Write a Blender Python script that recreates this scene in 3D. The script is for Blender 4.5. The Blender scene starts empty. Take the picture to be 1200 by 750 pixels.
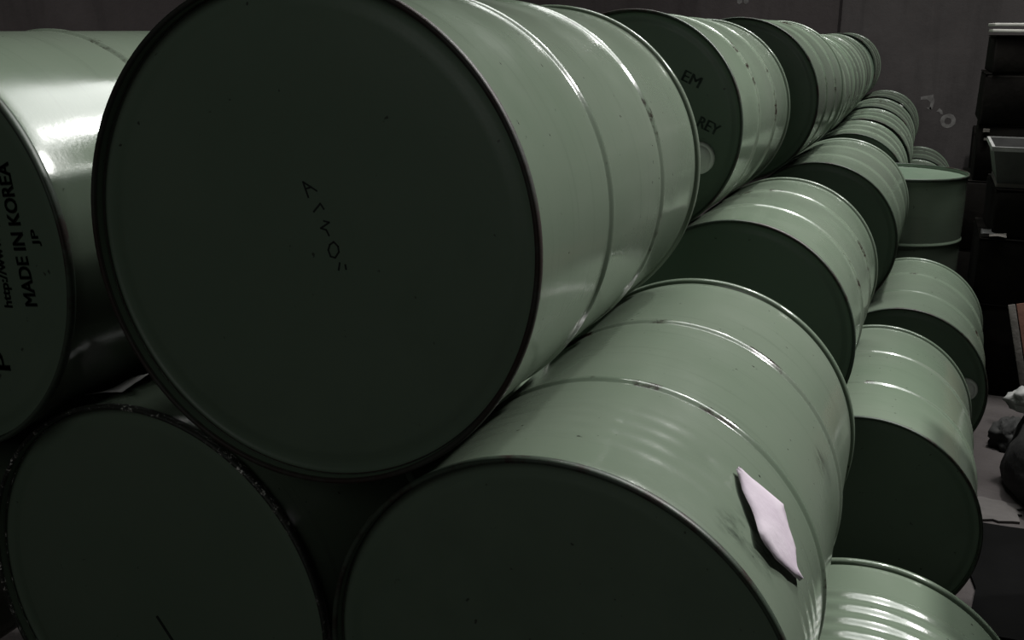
import bpy, bmesh, math, random
from mathutils import Vector, Matrix, Quaternion

scene = bpy.context.scene
COL = scene.collection
rnd = random.Random(7)

# ------------------------------------------------------------------ camera
EYE = 1.519
cam_d = bpy.data.cameras.new('camera')
cam_d.sensor_fit = 'HORIZONTAL'
cam_d.sensor_width = 36.0
cam_d.lens = 36.0 * 1180.2 / 1200.0
cam_d.clip_start = 0.02
cam_d.clip_end = 100
cam = bpy.data.objects.new('camera', cam_d)
COL.objects.link(cam)
yaw, pitch, roll = math.radians(21.954), math.radians(-16.137), math.radians(0.08)
fwd = Vector((-math.sin(yaw) * math.cos(pitch), math.cos(yaw) * math.cos(pitch), math.sin(pitch)))
rgt = Vector((math.cos(yaw), math.sin(yaw), 0))
upv = rgt.cross(fwd)
r2 = rgt * math.cos(roll) + upv * math.sin(roll)
u2 = -rgt * math.sin(roll) + upv * math.cos(roll)
cam.matrix_world = Matrix((
    (r2.x, u2.x, -fwd.x, 0), (r2.y, u2.y, -fwd.y, 0), (r2.z, u2.z, -fwd.z, EYE), (0, 0, 0, 1)))
scene.camera = cam

# ------------------------------------------------------------------ world, lamps, exposure
world = bpy.data.worlds.new('world')
scene.world = world
world.use_nodes = True
bg = world.node_tree.nodes['Background']
bg.inputs[0].default_value = (0.96, 1.0, 0.95, 1)
bg.inputs[1].default_value = 0.010

def area_lamp(name, loc, sx, sy, power, color=(1, 1, 1), rot=(0, 0, 0)):
    d = bpy.data.lights.new(name, 'AREA')
    d.shape = 'RECTANGLE'
    d.size, d.size_y = sx, sy
    d.energy = power
    d.color = color
    o = bpy.data.objects.new(name, d)
    o.location = loc
    o.rotation_euler = rot
    COL.objects.link(o)
    return o

area_lamp('ceiling_lamp', (0.60, 5.0, 4.7), 0.24, 0.50, 125, (1.0, 0.98, 0.96))
area_lamp('soft_overhead_panel', (0.4, 4.8, 5.25), 3.6, 2.0, 195, (0.98, 1.0, 0.97))  # unseen soft panel, added for even light on the drum bodies
def aimed_spot(name, loc, target, power, angle, radius, color=(1, 1, 1)):
    d = bpy.data.lights.new(name, 'SPOT')
    d.energy = power
    d.spot_size = math.radians(angle)
    d.spot_blend = 0.9
    d.shadow_soft_size = radius
    d.color = color
    o = bpy.data.objects.new(name, d)
    o.location = loc
    o.rotation_euler = (Vector(target) - Vector(loc)).to_track_quat('-Z', 'Y').to_euler()
    COL.objects.link(o)
    return o

# right-hand light as an unseen aimed spot, added to brighten the near drums
aimed_spot('near_drum_spot', (1.9, 3.6, 4.0), (-0.55, 0.95, 1.0), 690, 76, 0.12, (1.0, 0.98, 0.96))
area_lamp('front_fill', (-0.4, -2.6, 3.0), 1.6, 1.4, 12.5, (0.97, 1.0, 0.95), (math.pi / 2, 0, 0))  # unseen fill behind the camera, added to lift the dark drum ends

vs = scene.view_settings
vs.view_transform = 'Standard'
vs.look = 'None'
vs.gamma = 1.0
vs.exposure = 0.0
vs.use_curve_mapping = False

# ------------------------------------------------------------------ material helpers
def new_mat(name):
    m = bpy.data.materials.new(name)
    m.use_nodes = True
    nt = m.node_tree
    return m, nt, nt.nodes['Principled BSDF']

def coords(nt, scale=(1, 1, 1), rand=True):
    tc = nt.nodes.new('ShaderNodeTexCoord')
    mp = nt.nodes.new('ShaderNodeMapping')
    mp.inputs['Scale'].default_value = scale
    nt.links.new(tc.outputs['Object'], mp.inputs['Vector'])
    if rand:
        oi = nt.nodes.new('ShaderNodeObjectInfo')
        mul = nt.nodes.new('ShaderNodeMath')
        mul.operation = 'MULTIPLY'
        mul.inputs[1].default_value = 37.0
        nt.links.new(oi.outputs['Random'], mul.inputs[0])
        cx = nt.nodes.new('ShaderNodeCombineXYZ')
        for i in range(3):
            nt.links.new(mul.outputs[0], cx.inputs[i])
        nt.links.new(cx.outputs[0], mp.inputs['Location'])
    return mp.outputs['Vector']

def noise(nt, vec, scale, detail=4, rough=0.55):
    n = nt.nodes.new('ShaderNodeTexNoise')
    n.inputs['Scale'].default_value = scale
    n.inputs['Detail'].default_value = detail
    n.inputs['Roughness'].default_value = rough
    nt.links.new(vec, n.inputs['Vector'])
    return n.outputs['Fac']

def ramp(nt, fac, stops):
    r = nt.nodes.new('ShaderNodeValToRGB')
    e = r.color_ramp.elements
    while len(e) < len(stops):
        e.new(0.5)
    for i, (p, c) in enumerate(stops):
        e[i].position = p
        e[i].color = (c[0], c[1], c[2], 1) if isinstance(c, (tuple, list)) else (c, c, c, 1)
    nt.links.new(fac, r.inputs['Fac'])
    return r.outputs['Color']

def mix(nt, fac, a, b):
    m = nt.nodes.new('ShaderNodeMix')
    m.data_type = 'RGBA'
    for sock, v in ((m.inputs['Factor'], fac), (m.inputs['A'], a), (m.inputs['B'], b)):
        if isinstance(v, bpy.types.NodeSocket):
            nt.links.new(v, sock)
        elif isinstance(v, (int, float)):
            sock.default_value = v
        else:
            sock.default_value = (v[0], v[1], v[2], 1)
    return m.outputs['Result']

def bump(nt, bsdf, height, strength, dist, prev=None):
    b = nt.nodes.new('ShaderNodeBump')
    b.inputs['Strength'].default_value = strength
    b.inputs['Distance'].default_value = dist
    nt.links.new(height, b.inputs['Height'])
    if prev is not None:
        nt.links.new(prev, b.inputs['Normal'])
    nt.links.new(b.outputs['Normal'], bsdf.inputs['Normal'])
    return b.outputs['Normal']

def paint(name, base, scuff, rough, wear=0.0, spec=0.5, dents=0.02, stain=None):
    m, nt, b = new_mat(name)
    v = coords(nt)
    n1 = noise(nt, v, 2.2, 4)
    c = mix(nt, ramp(nt, n1, [(0.35, 0.0), (0.7, 1.0)]), base, scuff)
    # stretched rolling marks running round the drum
    vs_ = coords(nt, (1.5, 30, 1.5))
    n2 = noise(nt, vs_, 2.0, 5, 0.65)
    mark = ramp(nt, n2, [(0.56, 0.0), (0.78, 0.35)])
    c = mix(nt, mark, c, tuple(x * 0.55 for x in base))
    # dark specks
    n3 = noise(nt, v, 70, 2)
    sp = ramp(nt, n3, [(0.73, 0.0), (0.77, 0.8)])
    c = mix(nt, sp, c, (0.02, 0.02, 0.017))
    if wear:
        n4 = noise(nt, v, 9, 8, 0.75)
        w = ramp(nt, n4, [(0.62 - wear * 0.25, 0.0), (0.68 - wear * 0.2, 1.0)])
        c = mix(nt, w, c, (0.026, 0.018, 0.015))
    if stain:
        tc = nt.nodes.new('ShaderNodeTexCoord')
        for (px, py, pz, rad) in stain:
            vd = nt.nodes.new('ShaderNodeVectorMath')
            vd.operation = 'DISTANCE'
            nt.links.new(tc.outputs['Object'], vd.inputs[0])
            vd.inputs[1].default_value = (px, py, pz)
            fall = ramp(nt, vd.outputs['Value'], [(rad * .25, 1.0), (rad, 0.0)])
            nn = ramp(nt, noise(nt, coords(nt, (1, 2.2, 1)), 26, 6, 0.7), [(0.42, 0.0), (0.62, 0.85)])
            mm = nt.nodes.new('ShaderNodeMath')
            mm.operation = 'MULTIPLY'
            nt.links.new(fall, mm.inputs[0])
            nt.links.new(nn, mm.inputs[1])
            c = mix(nt, mm.outputs[0], c, (0.03, 0.038, 0.03))
    nt.links.new(c, b.inputs['Base Color'])
    rr = ramp(nt, noise(nt, v, 6, 5), [(0.3, rough - 0.06), (0.75, rough + 0.1)])
    nt.links.new(rr, b.inputs['Roughness'])
    b.inputs['Specular IOR Level'].default_value = spec
    nb = bump(nt, b, noise(nt, v, 3.5, 2), 0.5, dents)
    bump(nt, b, noise(nt, v, 160, 2), 0.06, 0.002, nb)
    return m

def plain(name, c1, c2, scale=8, rough=0.7, bump_d=0.004, bump_scale=25, spec=0.3):
    m, nt, b = new_mat(name)
    v = coords(nt)
    c = mix(nt, ramp(nt, noise(nt, v, scale, 6, 0.6), [(0.35, 0.0), (0.68, 1.0)]), c1, c2)
    nt.links.new(c, b.inputs['Base Color'])
    b.inputs['Roughness'].default_value = rough
    b.inputs['Specular IOR Level'].default_value = spec
    bump(nt, b, noise(nt, v, bump_scale, 5), 0.5, bump_d)
    return m

GREEN, GREEN2 = (0.134, 0.175, 0.127), (0.159, 0.193, 0.149)
M = {}
M['body'] = paint('drum_body_paint', GREEN, GREEN2, 0.17, 0, 0.5, 0.005)
M['stained_body'] = paint('drum_body_smudged', GREEN, GREEN2, 0.17, 0, 0.5, 0.005, [(.219, .100, .184, .055), (.190, .070, .214, .030), (.262, .50, .115, .045)])
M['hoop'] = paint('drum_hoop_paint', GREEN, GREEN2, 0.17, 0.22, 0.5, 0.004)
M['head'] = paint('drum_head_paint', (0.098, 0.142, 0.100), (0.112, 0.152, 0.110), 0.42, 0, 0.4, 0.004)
M['chime'] = paint('drum_chime_paint', (0.040, 0.056, 0.040), (0.050, 0.066, 0.050), 0.45, 0.5, 0.35, 0.003)
M['rust_chime'] = paint('drum_chime_rust', (0.028, 0.031, 0.026), (0.038, 0.040, 0.034), 0.55, 0.7, 0.25, 0.003)
def chipped(name):
    m, nt, b = new_mat(name)
    v = coords(nt)
    f = ramp(nt, noise(nt, v, 120, 6, 0.8), [(0.56, 0.0), (0.62, 1.0)])
    f2 = ramp(nt, noise(nt, v, 5, 3), [(0.33, 0.0), (0.48, 1.0)])
    mm = nt.nodes.new('ShaderNodeMath')
    mm.operation = 'MULTIPLY'
    nt.links.new(f, mm.inputs[0])
    nt.links.new(f2, mm.inputs[1])
    nt.links.new(mix(nt, mm.outputs[0], (0.020, 0.022, 0.018), (0.75, 0.74, 0.70)), b.inputs['Base Color'])
    b.inputs['Roughness'].default_value = 0.4
    b.inputs['Specular IOR Level'].default_value = 0.4
    bump(nt, b, noise(nt, v, 120, 6, 0.8), 0.5, 0.003)
    return m

M['chipped_chime'] = chipped('drum_chime_chipped')
M['ink'] = plain('stencil_ink', (0.010, 0.013, 0.011), (0.018, 0.024, 0.020), 30, 0.6, 0.0005)
M['faint_ink'] = plain('worn_ink', (0.040, 0.056, 0.045), (0.060, 0.085, 0.067), 30, 0.6, 0.0005)
M['cap'] = plain('cap_seal', (0.78, 0.78, 0.75), (0.85, 0.85, 0.82), 20, 0.4, 0.0005)
M['paper'] = plain('paper', (0.50, 0.43, 0.50), (0.58, 0.52, 0.58), 14, 0.8, 0.003, 40)
M['grey_paper'] = plain('grey_paper', (0.52, 0.50, 0.50), (0.62, 0.60, 0.60), 14, 0.8, 0.003, 40)
M['shadow_black'] = plain('shadow_black', (0.0015, 0.0015, 0.0015), (0.003, 0.003, 0.003), 6, 0.9, 0.006, 9, 0.08)  # near-black colour carries the shade of the floor sheet
M['dark_card'] = plain('dark_cardboard', (0.0045, 0.004, 0.0035), (0.009, 0.008, 0.007), 6, 0.9, 0.004, 25, 0.06)
M['pale_card'] = plain('pale_cardboard', (0.40, 0.39, 0.36), (0.55, 0.54, 0.50), 8, 0.75, 0.004)
M['grey_plastic'] = plain('grey_plastic', (0.045, 0.045, 0.044), (0.075, 0.075, 0.072), 10, 0.5, 0.002)
M['plank'] = plain('weathered_plank', (0.09, 0.082, 0.074), (0.15, 0.137, 0.125), 12, 0.8, 0.004, 60)
M['brown_board'] = plain('brown_board', (0.16, 0.075, 0.055), (0.22, 0.11, 0.08), 7, 0.7, 0.003)
M['sack'] = plain('woven_sack', (0.010, 0.010, 0.010), (0.024, 0.024, 0.023), 7, 0.75, 0.012, 16)
M['white_film'] = plain('white_film', (0.20, 0.20, 0.195), (0.34, 0.34, 0.33), 9, 0.45, 0.006, 22)
M['mark'] = plain('wall_paint_mark', (0.085, 0.08, 0.078), (0.17, 0.165, 0.16), 18, 0.9, 0.001)

def wall_mat(name, c1, c2, c3):
    m, nt, b = new_mat(name)
    v = coords(nt, rand=False)
    c = mix(nt, ramp(nt, noise(nt, v, 0.9, 7, 0.62), [(0.36, 0.0), (0.66, 1.0)]), c1, c2)
    vv = coords(nt, (3.0, 3.0, 0.5), rand=False)
    c = mix(nt, ramp(nt, noise(nt, vv, 1.6, 6, 0.6), [(0.5, 0.0), (0.75, 0.7)]), c, c3)
    nt.links.new(c, b.inputs['Base Color'])
    b.inputs['Roughness'].default_value = 0.9
    b.inputs['Specular IOR Level'].default_value = 0.15
    bump(nt, b, noise(nt, v, 14, 8, 0.7), 0.4, 0.02)
    return m

M['wall'] = wall_mat('plaster_wall', (0.046, 0.041, 0.041), (0.074, 0.067, 0.066), (0.031, 0.028, 0.028))
M['wall_dark'] = wall_mat('stained_wall', (0.040, 0.034, 0.034), (0.058, 0.050, 0.050), (0.027, 0.023, 0.023))
M['floor'] = wall_mat('concrete_floor', (0.058, 0.051, 0.050), (0.085, 0.076, 0.075), (0.036, 0.030, 0.029))

# ------------------------------------------------------------------ mesh helpers
def link(name, me, mat, parent=None):
    o = bpy.data.objects.new(name, me)
    if mat and not me.materials:
        me.materials.append(M[mat] if isinstance(mat, str) else mat)
    COL.objects.link(o)
    if parent:
        o.parent = parent
    return o

def tag(o, label, cat, group=None, kind=None):
    if label:
        o['label'] = label
    if cat:
        o['category'] = cat
    if group:
        o['group'] = group
    if kind:
        o['kind'] = kind
    return o

def empty(name, loc=(0, 0, 0), rot=None):
    o = bpy.data.objects.new(name, None)
    o.empty_display_size = 0.1
    o.location = loc
    if rot is not None:
        o.rotation_mode = 'QUATERNION'
        o.rotation_quaternion = rot
    COL.objects.link(o)
    return o

def finish(bm, name, smooth=True, angle=35):
    bmesh.ops.recalc_face_normals(bm, faces=bm.faces)
    me = bpy.data.meshes.new(name)
    bm.to_mesh(me)
    bm.free()
    if smooth:
        me.polygons.foreach_set('use_smooth', [True] * len(me.polygons))
        try:
            me.set_sharp_from_angle(angle=math.radians(angle))
        except Exception:
            pass
    return me

def lathe(name, prof, seg=144, close=False, angle=40, wobble=None):
    """prof: list of (radius, y) turned about the local Y axis"""
    bm = bmesh.new()
    rings = []
    for (r, y) in prof:
        if r < 1e-6:
            rings.append([bm.verts.new((0, y, 0))])
        else:
            ring = []
            for i in range(seg):
                a = 2 * math.pi * i / seg
                rr = r + (wobble(a, y) if wobble else 0)
                ring.append(bm.verts.new((rr * math.sin(a), y, rr * math.cos(a))))
            rings.append(ring)
    pairs = list(zip(rings, rings[1:]))
    if close:
        pairs.append((rings[-1], rings[0]))
    for a, b in pairs:
        for i in range(seg):
            j = (i + 1) % seg
            if len(a) == 1 and len(b) == 1:
                continue
            if len(a) == 1:
                bm.faces.new((a[0], b[i], b[j]))
            elif len(b) == 1:
                bm.faces.new((a[i], b[0], a[j]))
            else:
                bm.faces.new((a[i], b[i], b[j], a[j]))
    return finish(bm, name, True, angle)

def box_bm(bm, x0, x1, y0, y1, z0, z1, bev=0.0):
    r = bmesh.ops.create_cube(bm, size=1)
    vs_ = r['verts']
    for v in vs_:
        v.co = Vector(((x0 + x1) / 2 + v.co.x * (x1 - x0), (y0 + y1) / 2 + v.co.y * (y1 - y0), (z0 + z1) / 2 + v.co.z * (z1 - z0)))
    if bev:
        es = list({e for v in vs_ for e in v.link_edges})
        bmesh.ops.bevel(bm, geom=es, offset=bev, segments=2, affect='EDGES', profile=0.6)

def box_mesh(name, x0, x1, y0, y1, z0, z1, bev=0.0):
    bm = bmesh.new()
    box_bm(bm, x0, x1, y0, y1, z0, z1, bev)
    return finish(bm, name, bev > 0, 50)

def text_mesh(s, size, extrude=0.0004):
    cu = bpy.data.curves.new('print', 'FONT')
    cu.body = s
    cu.size = size
    cu.extrude = extrude
    cu.offset = 0.0
    cu.resolution_u = 3
    o = bpy.data.objects.new('print_tmp', cu)
    COL.objects.link(o)
    dg = bpy.context.evaluated_depsgraph_get()
    dg.update()
    me = bpy.data.meshes.new_from_object(o.evaluated_get(dg))
    bpy.data.objects.remove(o)
    me.name = 'stencil_' + 'print'
    me.materials.clear()
    return me

# ------------------------------------------------------------------ the room
def struct(name, me, mat):
    o = link(name, me, mat)
    o['kind'] = 'structure'
    return o

XL, XR, YF, YB, ZC = -5.2, 5.2, -3.0, 9.45, 5.3
struct('floor', box_mesh('floor', XL - .2, XR + .2, YF, YB + .2, -0.12, 0.0), 'floor')
wall_back = struct('wall_back', box_mesh('wall_back', XL, XR, YB, YB + .2, 0, ZC), 'wall')
struct('wall_back_pier', box_mesh('wall_back_pier', XL, -0.757, 9.15, YB, 0, ZC), 'wall_dark')
struct('wall_left', box_mesh('wall_left', XL - .2, XL, YF, YB + .2, 0, ZC), 'wall_dark')
struct('wall_right', box_mesh('wall_right', XR, XR + .2, YF, YB + .2, 0, ZC), 'wall_dark')
struct('ceiling', box_mesh('ceiling', XL - .2, XR + .2, YF, YB + .2, ZC, ZC + .15), 'wall')

# ------------------------------------------------------------------ drums
R_C, R_B, LEN, REC = 0.2930, 0.2862, 0.889, 0.018
HOOPS = (0.30, 0.60)

def body_profile(ripples=()):
    p = [(0.2848, 0.013), (R_B, 0.022)]
    n = 60
    for i in range(1, n):
        y = 0.022 + (LEN - 0.044) * i / n
        p.append((R_B, y))
    p += [(R_B, LEN - 0.022), (0.2848, LEN - 0.013)]
    for (a, b, cyc, amp) in ripples:
        q = [c for c in p if c[1] < a - 1e-4 or c[1] > b + 1e-4]
        k = cyc * 12
        for i in range(k + 1):
            t = i / k
            q.append((R_B + amp * (0.5 - 0.5 * math.cos(2 * math.pi * cyc * t)), a + (b - a) * t))
        p = sorted(q, key=lambda c: c[1])
    return p

def f_dent(a, y):
    # small knock near the front of the drum with the torn paper
    return -0.0035 * math.exp(-((a - 0.538) * .286 / .016) ** 2 - ((y - .169) / .014) ** 2)

MESH = {}
MESH['body'] = lathe('drum_body', body_profile())
MESH['body_front_beads'] = lathe('drum_body_front_beads', body_profile([(0.085, 0.225, 4, 0.0007)]), 220, wobble=f_dent)
MESH['body_back_beads'] = lathe('drum_body_back_beads', body_profile([(0.622, 0.790, 4, 0.0042)]))
hp = []
for i in range(21):
    t = -1 + 2 * i / 20
    hp.append((R_B - 0.0006 + 0.0047 * (0.5 + 0.5 * math.cos(math.pi * t)), 0.0150 * t))
MESH['hoop'] = lathe('drum_rolling_hoop', hp)
# rolled double seam at each end
cp = [(0.2840, 0.0155), (0.2880, 0.0150), (0.2915, 0.0125), (R_C, 0.0085), (R_C, 0.0040), (0.2916, 0.0010),
      (0.2895, 0.0), (0.2872, 0.0008), (0.2862, 0.0022), (0.2858, 0.0045)]
MESH['chime'] = lathe('drum_chime', cp, angle=60)
# recessed end with a raised ring just inside the seam
hd = [(0.2860, 0.0030), (0.2856, REC - 0.004), (0.2852, REC - 0.001), (0.2835, REC + 0.0015), (0.2790, REC + 0.0030), (0.2700, REC + 0.0030), (0.2640, REC + 0.0005),
      (0.2560, REC), (0.2, REC), (0.13, REC), (0.06, REC), (0, REC)]
MESH['head'] = lathe('drum_head', hd, angle=60)
bp = [(0.041, 0.0), (0.041, -0.006), (0.039, -0.009), (0.036, -0.0105), (0.033, -0.0105), (0.031, -0.014), (0.026, -0.017), (0.016, -0.0185), (0.0, -0.019)]
MESH['bung'] = lathe('bung_cap', bp, 40)
sp_ = [(0.019, 0.0), (0.019, -0.004), (0.016, -0.007), (0.0, -0.007)]
MESH['small_bung'] = lathe('small_bung_cap', sp_, 28)
FLIP = Matrix.Rotation(math.pi, 4, 'Z')

def make_drum(x, z, y, label, slope=(0, 0), spin=0.0, body='body', chime='chime', bung=None, group='green steel drums stacked on their sides', far=False, sc=1.0):
    ax = Vector((slope[0], 1, slope[1])).normalized()
    # x, z are given at mid length
    c = Vector((x, y + LEN * sc / 2, z))
    q = Vector((0, 1, 0)).rotation_difference(ax)
    t = empty('steel_drum', c - ax * (LEN * sc / 2), q)
    t.scale = (sc, sc, sc)
    tag(t, label, 'drum', group)
    o = link('body', MESH[body], 'stained_body' if body == 'body_front_beads' else 'body', t)
    o.rotation_euler = (0, spin, 0)
    for h in HOOPS:
        k = link('rolling_hoop', MESH['hoop'], 'hoop', t)
        k.location = (0, h, 0)
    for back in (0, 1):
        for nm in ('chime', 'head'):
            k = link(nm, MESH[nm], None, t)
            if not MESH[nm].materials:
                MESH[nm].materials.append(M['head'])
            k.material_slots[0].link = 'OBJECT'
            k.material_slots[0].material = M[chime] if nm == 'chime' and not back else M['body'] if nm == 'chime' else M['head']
            if back:
                k.location = (0, LEN, 0)
                k.rotation_euler = (0, 0, math.pi)
    if bung:
        bx, bz = bung
        k = link('bung', MESH['bung'], 'cap', t)
        k.location = (bx, REC, bz)
        if far:
            k.scale = (.5, .6, .5)
        d = math.hypot(bx, bz)
        s = link('vent_bung', MESH['small_bung'], 'cap', t)
        s.location = (-bx * 0.2 / d, REC, -bz * 0.2 / d)
    return t

Z = EYE
DR = {}
def D(key, x, z, y, label, **k):
    DR[key] = make_drum(x, z + Z, y, label, **k)

# top row, from the camera to the far wall
D('A', -0.6541, -0.2417, .946, 'huge green drum in the foreground, resting on two drums, its end scratched with small marks', slope=(-.02, -.02), chime='rust_chime')
D('B', -0.7050, -0.2522, 2.555, 'green drum with white bung, top row, right behind the huge foreground drum', slope=(.006, -.019), bung=(.184, -.072), spin=.6)
D('C', -0.6357, -0.2547, 3.752, 'green drum third from the camera in the top row, two glints on its top', slope=(.02, -.006), spin=1.1)
D('Da', -0.6400, -0.3000, 4.870, 'green drum fourth from the camera in the top row', spin=2.0, sc=.96)
D('Db', -0.6445, -0.3112, 5.820, 'green drum fifth from the camera in the top row', spin=2.6, sc=.96)
D('Dc', -0.6552, -0.3112, 6.780, 'green drum sixth in the top row, next to last before the wall', spin=.3, sc=.96)
D('Dd', -0.6604, -0.3093, 8.200, 'farthest green drum of the top row, against the wall corner', spin=.9, sc=.96)
# left neighbour
D('N', -1.2740, -0.2909, .937, 'green drum cut by the left edge, end printed with MADE IN KOREA', spin=.4)
# middle row
D('M', -0.9500, -0.7810, .979, 'dark-ended green drum at bottom left with bright chipped rim', chime='chipped_chime', spin=1.7)
D('M2', -0.9872, -0.7889, 2.400, 'unlit green drum deep in the gap behind the bottom left drum', spin=.2)
D('F', -0.3458, -0.7460, .959, 'green drum at bottom centre with a torn white paper stuck on its side', slope=(-.011, .004), body='body_front_beads', spin=0)
D('G', -0.3824, -0.7360, 2.389, 'green drum second in the middle row, behind the one with torn paper', slope=(.01, -.015), spin=2.2)
D('H', -0.3266, -0.7555, 3.831, 'green drum third in the middle row, left of the upright drum', slope=(.02, .004), spin=.7)
D('I', -0.3350, -0.7795, 5.327, 'green drum fourth in the middle row, just past the upright drum', slope=(-.01, -.005), spin=1.3, sc=.96)
D('J', -0.3288, -0.7811, 6.300, 'green drum fifth in the middle row, third from its far end', spin=2.7, sc=.96)
D('K', -0.3348, -0.7715, 7.235, 'green drum sixth in the middle row, next to its last drum', spin=.5, sc=.96)
D('L', -0.3292, -0.7665, 8.270, 'farthest green drum of the middle row with a tiny white bung', slope=(.015, 0), bung=(.165, .218), far=True, spin=1.9, sc=.96)
# bottom row on the floor
LZ = R_C - Z
LF = R_C * .96 - Z
D('Q', -0.0053, LZ, .887, 'green drum with pressed rings at the bottom right corner on the floor', body='body_back_beads')
D('S', -0.0497, LZ, 2.515, 'green floor drum with black end, second in the right-hand bottom row', spin=.8)
D('T', 0.0183, LZ, 3.642, 'green floor drum with white bung, third in the bottom row, before the upright drum', slope=(.02, 0), bung=(.219, .022), spin=1.5)
D('P0', -0.0231, LF, 7.500, 'small distant floor drum seen over the upright drum, nearer of two', spin=1.0, sc=.96)
D('P', -0.0188, LF, 8.460, 'small distant floor drum at the foot of the back wall', spin=2.0, sc=.96)
D('O1', -1.5712, -0.7939, .985, 'unlit green drum under the left edge drum, mostly out of frame', spin=.9)
D('O2', -1.5714, -0.7880, 2.300, 'unlit green drum behind the one under the left edge drum', spin=.9)
D('N2', -1.2912, -0.2733, 2.420, 'unlit green drum behind the printed left edge drum, hidden by the foreground drum', spin=.9)

# upright drum standing between the rows
t = make_drum(0, 0, 0, 'upright dark green drum standing on its end beside the lying rows')
t.rotation_mode = 'XYZ'
t.rotation_euler = (-math.pi / 2, 0, math.radians(25))
t.location = (-.075, 5.025, LEN)
t['group'] = 'upright green steel drums'
DR['U'] = t

bpy.context.view_layer.update()

# ---- print and scratches on the drum ends (local plane: x right, z up, facing -y)
def end_print(key, s, x0, z0, x1, z1, size, label=None, ink='ink'):
    """text with baseline from (x0,z0) to (x1,z1), world x/z on the end of a drum"""
    dr = DR[key]
    me = text_mesh(s, size)
    xs = [v.co.x for v in me.vertices]
    w = max(xs) - min(xs)
    ln = math.hypot(x1 - x0, z1 - z0)
    ang = math.atan2(z1 - z0, x1 - x0)
    k = ln / w if ln > 1e-4 else 1
    lx, lz = x0 - dr.location.x, z0 - dr.location.z
    for v in me.vertices:
        px, py = (v.co.x - min(xs)) * k, v.co.y
        v.co = Vector((lx + px * math.cos(ang) - py * math.sin(ang), REC - 0.0009 - v.co.z, lz + px * math.sin(ang) + py * math.cos(ang)))
    bm = bmesh.new()
    for k2 in (-1, 0, 1):
        bm2 = me.copy()
        bm2.transform(Matrix.Translation((k2 * size * .035 * math.cos(ang), 0, k2 * size * .035 * math.sin(ang))))
        bm.from_mesh(bm2)
        bpy.data.meshes.remove(bm2)
    bm.to_mesh(me)
    bm.free()
    o = link('stencil_text', me, ink, dr)
    if label:
        o['label'] = label
    return o

end_print('N', 'MADE IN KOREA', -1.0600, 1.1669, -1.0775, 1.3545, .030, 'black stencilled MADE IN KOREA')
end_print('N', 'http://www', -1.1050, 1.1602, -1.1110, 1.2560, .020, 'black stencilled web address')
end_print('N', 'JP', -1.0420, 1.2490, -1.0440, 1.2700, .016)
end_print('N', 'P', -1.1250, 1.0690, -1.1270, 1.0930, .034)
end_print('B', 'EM', -.5800, 1.3960, -.5360, 1.3760, .040, None, 'faint_ink')
end_print('B', 'REY', -.5340, 1.2830, -.4820, 1.2600, .040, None, 'faint_ink')

def strokes(key, lines, w, name, label):
    dr = DR[key]
    bm = bmesh.new()
    for ln in lines:
        for (a, b) in zip(ln, ln[1:]):
            p = Vector((a[0] - dr.location.x, 0, a[1] - dr.location.z))
            q = Vector((b[0] - dr.location.x, 0, b[1] - dr.location.z))
            d = (q - p).normalized()
            n = Vector((-d.z, 0, d.x)) * w
            p -= d * w * .6
            q += d * w * .6
            f, g = Vector((0, REC - .0009, 0)), Vector((0, REC + .0006, 0))
            r = bmesh.ops.create_cube(bm, size=1)['verts']
            for v, c in zip(r, [p - n + f, p - n + g, p + n + f, p + n + g, q - n + f, q - n + g, q + n + f, q + n + g]):
                v.co = c
    o = link(name, finish(bm, name, False), 'ink', dr)
    o['label'] = label

strokes('A', [[(-.6435, 1.353), (-.6374, 1.3358)], [(-.6428, 1.3524), (-.6261, 1.3437)], [(-.6392, 1.3456), (-.633, 1.3476)],
              [(-.6312, 1.3196), (-.6222, 1.3295), (-.6178, 1.3236)],
              [(-.6186, 1.31), (-.6115, 1.3088), (-.6228, 1.3014), (-.6157, 1.2998), (-.6124, 1.2937)],
              [(-.6068, 1.2868), (-.6012, 1.282), (-.6003, 1.2758), (-.6055, 1.2686), (-.6114, 1.2696), (-.6141, 1.2768), (-.6118, 1.2833), (-.6068, 1.2868)],
              [(-.5998, 1.2631), (-.6015, 1.2545)], [(-.5927, 1.2616), (-.5918, 1.2564)]], .0009, 'scratched_marks', 'black scratched characters running down the drum end')
strokes('M', [[(-.955, .700), (-.930, .665), (-.905, .640), (-.880, .600), (-.868, .580)]], .0022, 'scrape', 'long dark scrape')

# ------------------------------------------------------------------ papers
def sheet(name, L, Rr, mat, label, thick=.0006, sub=3, curl=None, cat='paper'):
    """paper between two edge chains, given a little thickness"""
    bm = bmesh.new()
    rows = []
    def dens(ch):
        out = []
        for a, b in zip(ch, ch[1:]):
            for i in range(sub):
                out.append(Vector(a).lerp(Vector(b), i / sub))
        return out + [Vector(ch[-1])]
    A, B = dens(L), dens(Rr)
    n = 6
    rr = random.Random(3)
    for a, b in zip(A, B):
        row = []
        for i in range(n + 1):
            p = a.lerp(b, i / n)
            if curl:
                p = p + curl(i / n)
            row.append(bm.verts.new(p + Vector((rr.uniform(-1, 1), rr.uniform(-1, 1), rr.uniform(-1, 1))) * .0006))
        rows.append(row)
    for r0, r1 in zip(rows, rows[1:]):
        for i in range(n):
            bm.faces.new((r0[i], r0[i + 1], r1[i + 1], r1[i]))
    bmesh.ops.remove_doubles(bm, verts=bm.verts, dist=.0004)
    o = link(name, finish(bm, name, True, 70), mat)
    sm = o.modifiers.new('thickness', 'SOLIDIFY')
    sm.thickness = thick
    tag(o, label, cat)
    return o

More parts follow.
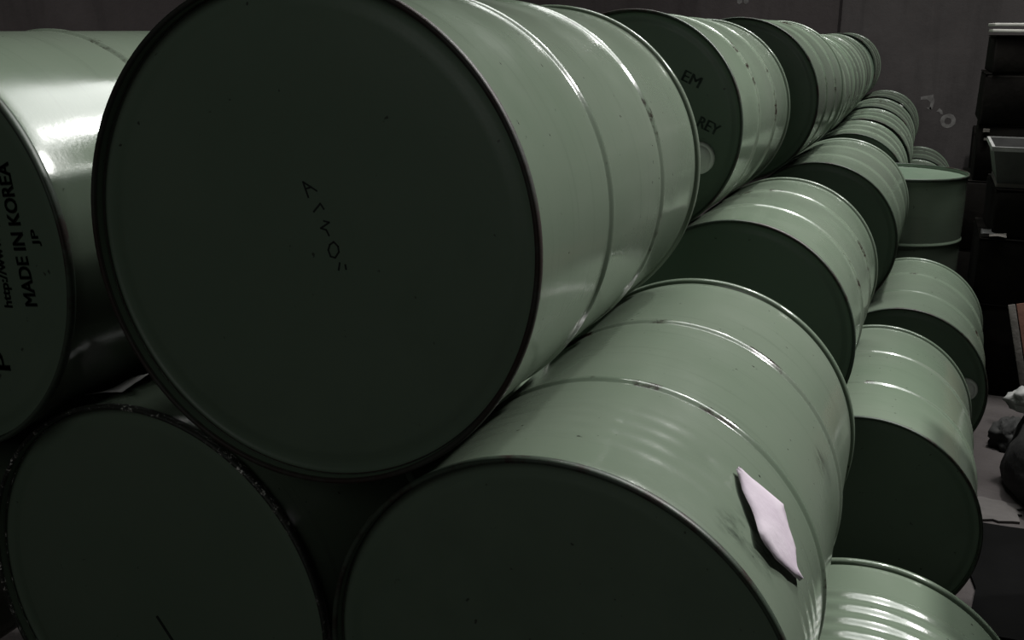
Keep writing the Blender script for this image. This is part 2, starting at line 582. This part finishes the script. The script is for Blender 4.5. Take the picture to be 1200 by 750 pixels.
FL = [(-0.1698, 1.1464, 1.0027), (-0.1559, 1.1080, 0.9954), (-0.1362, 1.0789, 0.9796), (-0.1242, 1.0484, 0.9688), (-0.1061, 1.0537, 0.9430), (-0.0898, 1.0795, 0.9135), (-0.0818, 1.104, 0.8936)]
FR = [(-0.1698, 1.1464, 1.0027), (-0.1451, 1.1615, 0.9811), (-0.1151, 1.1847, 0.9483), (-0.1089, 1.1659, 0.9397), (-0.0932, 1.1461, 0.9122), (-0.0867, 1.1165, 0.8993), (-0.0818, 1.104, 0.8936)]
FL, FR = ([(x + .0022, y, z + .0018) for x, y, z in ch] for ch in (FL, FR))
sheet('torn_paper', FL, FR, 'paper', 'torn white paper label stuck to the side of the bottom centre drum', curl=lambda t: Vector((.0035, -.001, .0045)) * (4 * t * (1 - t)))
ML = [(-1.0856, 1.04, 1.0090), (-1.0637, 1.04, 1.015), (-1.0444, 1.04, 1.0189), (-1.0168, 1.04, 1.0230)]
MR = [(-1.0940, 1.07, 1.0010), (-1.0960, 1.12, 0.9900), (-1.069, 1.12, 1.0128), (-0.9815, 1.06, 1.049)]
sheet('loose_paper', ML, MR, 'grey_paper', 'curled grey paper scrap lying on the bottom left drum in the gap')

# ------------------------------------------------------------------ marks on the back wall
def ring_mark(x, z, r, w):
    bm = bmesh.new()
    k = 20
    rr = random.Random(5)
    vi, vo = [], []
    for i in range(k):
        a = 2 * math.pi * i / k
        j = rr.uniform(.85, 1.15)
        vi.append(bm.verts.new((x + (r - w * j) * math.cos(a), YB - .003, z + (r - w * j) * math.sin(a))))
        vo.append(bm.verts.new((x + (r + w * j) * math.cos(a), YB - .003, z + (r + w * j) * math.sin(a))))
    for i in range(k):
        j = (i + 1) % k
        bm.faces.new((vi[i], vi[j], vo[j], vo[i]))
    return bm

def blob_mark(pts):
    bm = bmesh.new()
    bm.faces.new([bm.verts.new((x, YB - .003, z)) for x, z in pts])
    return bm

for bm in (ring_mark(.184, .770, .044, .016),
           blob_mark([(-.05, .965), (.045, .985), (.060, .93), (.050, .865), (.028, .855), (.030, .92), (.0, .945), (-.05, .94)]),
           blob_mark([(.0, .875), (.02, .86), (.045, .86), (.035, .885)]),
           blob_mark([(.085, .845), (.105, .875), (.13, .855), (.14, .82), (.12, .825), (.105, .845)])):
    link('paint_mark', finish(bm, 'paint_mark', False), 'mark', wall_back)
for x in (-1.583, -1.528):
    bm = bmesh.new()
    bm.faces.new([bm.verts.new((x + dx, 9.147, 1.75 + dz)) for dx, dz in ((-.02, .03), (-.02, -.015), (0, -.03), (.024, -.01), (.015, .03))])
    link('paint_mark', finish(bm, 'paint_mark', False), 'mark', bpy.data.objects['wall_back_pier'])

# ------------------------------------------------------------------ clutter along the right side
def carton(x0, x1, y0, y1, z0, z1, label, mat='dark_card', name='carton', cat='box', group=None, rz=0.0):
    cx, cy = (x0 + x1) / 2, (y0 + y1) / 2
    t = empty(name, (cx, cy, z0), Quaternion((0, 0, 1), rz))
    tag(t, label, cat, group)
    w, d, h = x1 - x0, y1 - y0, z1 - z0
    bm = bmesh.new()
    box_bm(bm, -w / 2, w / 2, -d / 2, d / 2, 0, h - .006, .012)
    for v in bm.verts:
        v.co += Vector((rnd.uniform(-1, 1), rnd.uniform(-1, 1), 0)) * .004
    link('body', finish(bm, 'carton_body', True, 50), mat, t)
    g = .004
    link('lid_flap', box_mesh('lid_flap', -w / 2, w / 2, -d / 2, -g, h - .006, h, .002), mat, t)
    link('lid_flap', box_mesh('lid_flap', -w / 2, w / 2, g, d / 2, h - .006, h, .002), mat, t)
    return t

# tall stack farther back
carton(.215, .98, 5.62, 6.15, 0.0, .42, 'black carton at the floor, bottom of the tall stack', rz=0)
carton(.225, .95, 5.62, 6.15, .42, .78, 'black carton second from the floor in the tall stack')
t3 = carton(.26, .95, 5.62, 6.15, .78, 1.06, 'black carton third from the floor in the tall stack', rz=-.02)
carton(.255, .95, 5.62, 6.15, 1.06, 1.31, 'black carton just under the topmost box of the tall stack')
carton(.275, .95, 5.62, 6.15, 1.31, 1.490, 'black carton topmost of the tall stack, under the pale sheets', rz=.02)
for i, (x0, z0, rz) in enumerate(((.262, 1.506, .0), (.268, 1.534, .03))):
    bm = bmesh.new()
    box_bm(bm, 0, .60, 0, .42, 0, .014, .003)
    for v in bm.verts:
        v.co.z += .012 * math.sin(v.co.x * 9 + i) * (v.co.x / .6)
    o = link('cardboard_sheet', finish(bm, 'cardboard_sheet', True, 40), 'pale_card')
    o.location = (x0, 5.60, z0)
    o.rotation_euler = (0, 0, rz)
    tag(o, ('lower' if i == 0 else 'upper') + ' pale cardboard sheet on top of the tall black stack', 'cardboard')

# unseen near stack, added to block fill light from the right
for k, (z0, z1) in enumerate(((0, .44), (.44, .88), (.88, 1.30))):
    carton(.47 + .01 * k, 1.15, 2.05, 2.88, z0, z1, ('lowest', 'middle', 'topmost')[k] + ' black carton of the unseen light-blocking stack beside the floor shadow sheet, past the right edge')
    carton(.47 + .01 * k, 1.15, 1.10, 1.95, z0, z1, ('lowest', 'middle', 'topmost')[k] + ' black carton of the unseen light-blocking stack nearest the camera, past the right edge')
for (x, z, w, h) in ((.022, .245, .030, .016), (.030, .205, .022, .010), (.072, .205, .026, .012), (.112, .190, .022, .010)):
    link('torn_label', box_mesh('torn_label', -.345 + x, -.345 + x + w, -.276, -.268, z, z + h), 'plank', t3)
# low black stack, put in for the shade low on the back wall
carton(.370, 1.15, 8.45, 9.20, 0.0, .40, 'black carton on the floor, standing in for shade against the back wall', rz=.02)
carton(.365, 1.10, 8.42, 9.15, .40, .765, 'upper black carton standing in for shade at the back wall, below the painted ring', rz=-.02)
# nearer stack with the grey bin
carton(.285, .98, 4.575, 5.10, 0.0, .40, 'black carton at the floor under the grey bin', rz=.02)
carton(.265, .96, 4.575, 5.10, .40, .68, 'black carton in the middle of the stack under the grey bin')
carton(.300, .96, 4.60, 5.10, .68, .885, 'black carton directly under the grey bin', rz=.02)

def bin_(loc, w, d, h, taper):
    t = empty('storage_bin', loc)
    tag(t, 'grey tapered plastic bin on top of the nearer black stack', 'bin')
    bm = bmesh.new()
    def ring(z, k, inset=0):
        return [bm.verts.new((sx * (w / 2 - taper * k - inset), sy * (d / 2 - taper * k - inset), z)) for sx, sy in ((-1, -1), (1, -1), (1, 1), (-1, 1))]
    a, b, c, e = ring(0, 1), ring(h, 0), ring(h, 0, .008), ring(.008, 1, .008)
    for r0, r1 in ((a, b), (b, c), (c, e)):
        for i in range(4):
            j = (i + 1) % 4
            bm.faces.new((r0[i], r0[j], r1[j], r1[i]))
    bm.faces.new(a[::-1])
    bm.faces.new(e)
    link('bin_body', finish(bm, 'bin_body', False), 'grey_plastic', t)
    for nm, z0, z1, k in (('rim', h - .014, h + .004, 0.0), ('base_band', .0, .016, 1.0)):
        bm = bmesh.new()
        ww, dd = w / 2 - taper * k + .006, d / 2 - taper * k + .006
        for x0, x1, y0, y1 in ((-ww, ww, -dd, -dd + .012), (-ww, ww, dd - .012, dd), (-ww, -ww + .012, -dd + .012, dd - .012), (ww - .012, ww, -dd + .012, dd - .012)):
            box_bm(bm, x0, x1, y0, y1, z0, z1)
        link(nm, finish(bm, nm, False), 'white_film' if nm == 'rim' else 'plank', t)
bin_((.560, 4.83, .887), .57, .44, .165, .035)

def scrap(name, x0, x1, y, z, h, mat, label, cat):
    L_ = [(x0, y, z), (x0 + (x1 - x0) * .5, y, z + .004), (x1, y, z - .002)]
    R_ = [(x0, y + .03, z + h), (x0 + (x1 - x0) * .5, y + .035, z + h * .8), (x1, y + .03, z + h * 1.1)]
    return sheet(name, L_, R_, mat, label, thick=.002, cat=cat)
scrap('cardboard_strip', .268, .325, 4.582, .696, .016, 'grey_plastic', 'short grey strip on the black carton right of the upright drum', 'cardboard')
scrap('paper_scrap', .300, .365, 4.565, .690, .012, 'plank', 'grey crumpled scrap on a black carton ledge below the bin', 'paper')

# leaning board with its pale edge, nearer the camera
t = empty('leaning_board', (.50, 4.18, 0))
tag(t, 'brown board with grey edge leaning against the black cartons at right edge', 'board')
bm = bmesh.new()
box_bm(bm, 0.03, .50, 0, .014, 0, .50, .002)
link('panel', finish(bm, 'panel', True, 50), 'brown_board', t)
link('edge_strip', box_mesh('edge_strip', 0, .026, -.004, .018, 0, .50, .003), 'plank', t)
t.rotation_mode = 'XYZ'
t.rotation_euler = (math.radians(-14), math.radians(-14), 0)

# sacks
def lump(name, rx, ry, rz_, seed, mat, parent, loc, amp=.12, flat=.35, scale=5.0):
    from mathutils import noise as mn
    bm = bmesh.new()
    bmesh.ops.create_icosphere(bm, subdivisions=4, radius=1)
    for v in bm.verts:
        n = mn.fractal(v.co * 1.4 + Vector((seed, seed * 2, 0)), 0.8, 2.2, 4)
        n2 = abs(mn.noise(v.co * scale + Vector((seed, 0, seed))))
        p = v.co * (1 + amp * n - .10 * n2)
        if p.z < -flat:
            p.z = -flat - (p.z + flat) * .06
        v.co = Vector((p.x * rx, p.y * ry, (p.z + flat) * rz_))
    zm = min(v.co.z for v in bm.verts)
    for v in bm.verts:
        v.co.z -= zm
    o = link(name, finish(bm, name, True, 60), mat, parent)
    o.location = loc
    return o

t = empty('sack', (.650, 3.60, 0))
tag(t, 'dark filled sack with white folded mouth on the floor at right edge', 'sack')
lump('sack_body', .275, .36, .25, 2.3, 'sack', t, (0, 0, 0))
lump('sack_mouth', .10, .07, .06, 5.1, 'white_film', t, (-.185, .10, .25), .3, .5, 9)
o = lump('crumpled_bag', .065, .07, .07, 8.2, 'sack', None, (.420, 3.98, 0), .35, .5, 8)
tag(o, 'small crumpled grey bag on the floor beside the dark sack', 'bag')
o.material_slots[0].link = 'OBJECT'
o.material_slots[0].material = M['sack']

# flat things on the floor of the aisle
def flat_piece(name, pts, th, mat, label, cat, ragged=.01, seed=1):
    rr = random.Random(seed)
    out = []
    for (a, b) in zip(pts, pts[1:] + pts[:1]):
        k = 6
        for i in range(k):
            t_ = i / k
            j = ragged if 0 < i else ragged * .4
            out.append((a[0] + (b[0] - a[0]) * t_ + rr.uniform(-j, j), a[1] + (b[1] - a[1]) * t_ + rr.uniform(-j, j)))
    bm = bmesh.new()
    f = bm.faces.new([bm.verts.new((x, y, .0005)) for x, y in out])
    r = bmesh.ops.extrude_face_region(bm, geom=[f])
    for v in [e for e in r['geom'] if isinstance(e, bmesh.types.BMVert)]:
        v.co.z += th
    o = link(name, finish(bm, name, False), mat)
    tag(o, label, cat)
    return o

M['floor_card'] = plain('floor_cardboard', (0.075, 0.069, 0.066), (0.11, 0.10, 0.097), 9, 0.85, 0.004)
flat_piece('flat_cardboard', [(.255, 3.27), (.415, 3.31), (.425, 3.44), (.27, 3.47)], .008, 'floor_card', 'torn flat cardboard on the aisle floor beside the shadow sheet', 'cardboard')
flat_piece('shadow_sheet', [(.262, 2.60), (.440, 2.55), (.455, 2.95), (.90, 2.95), (.90, 3.30), (.272, 3.25)], .010, 'shadow_black', 'black sheet standing in for the shadow on the floor at lower right', 'shadow sheet', .012, 4)  # dark piece painted in for the shadow on the aisle floor
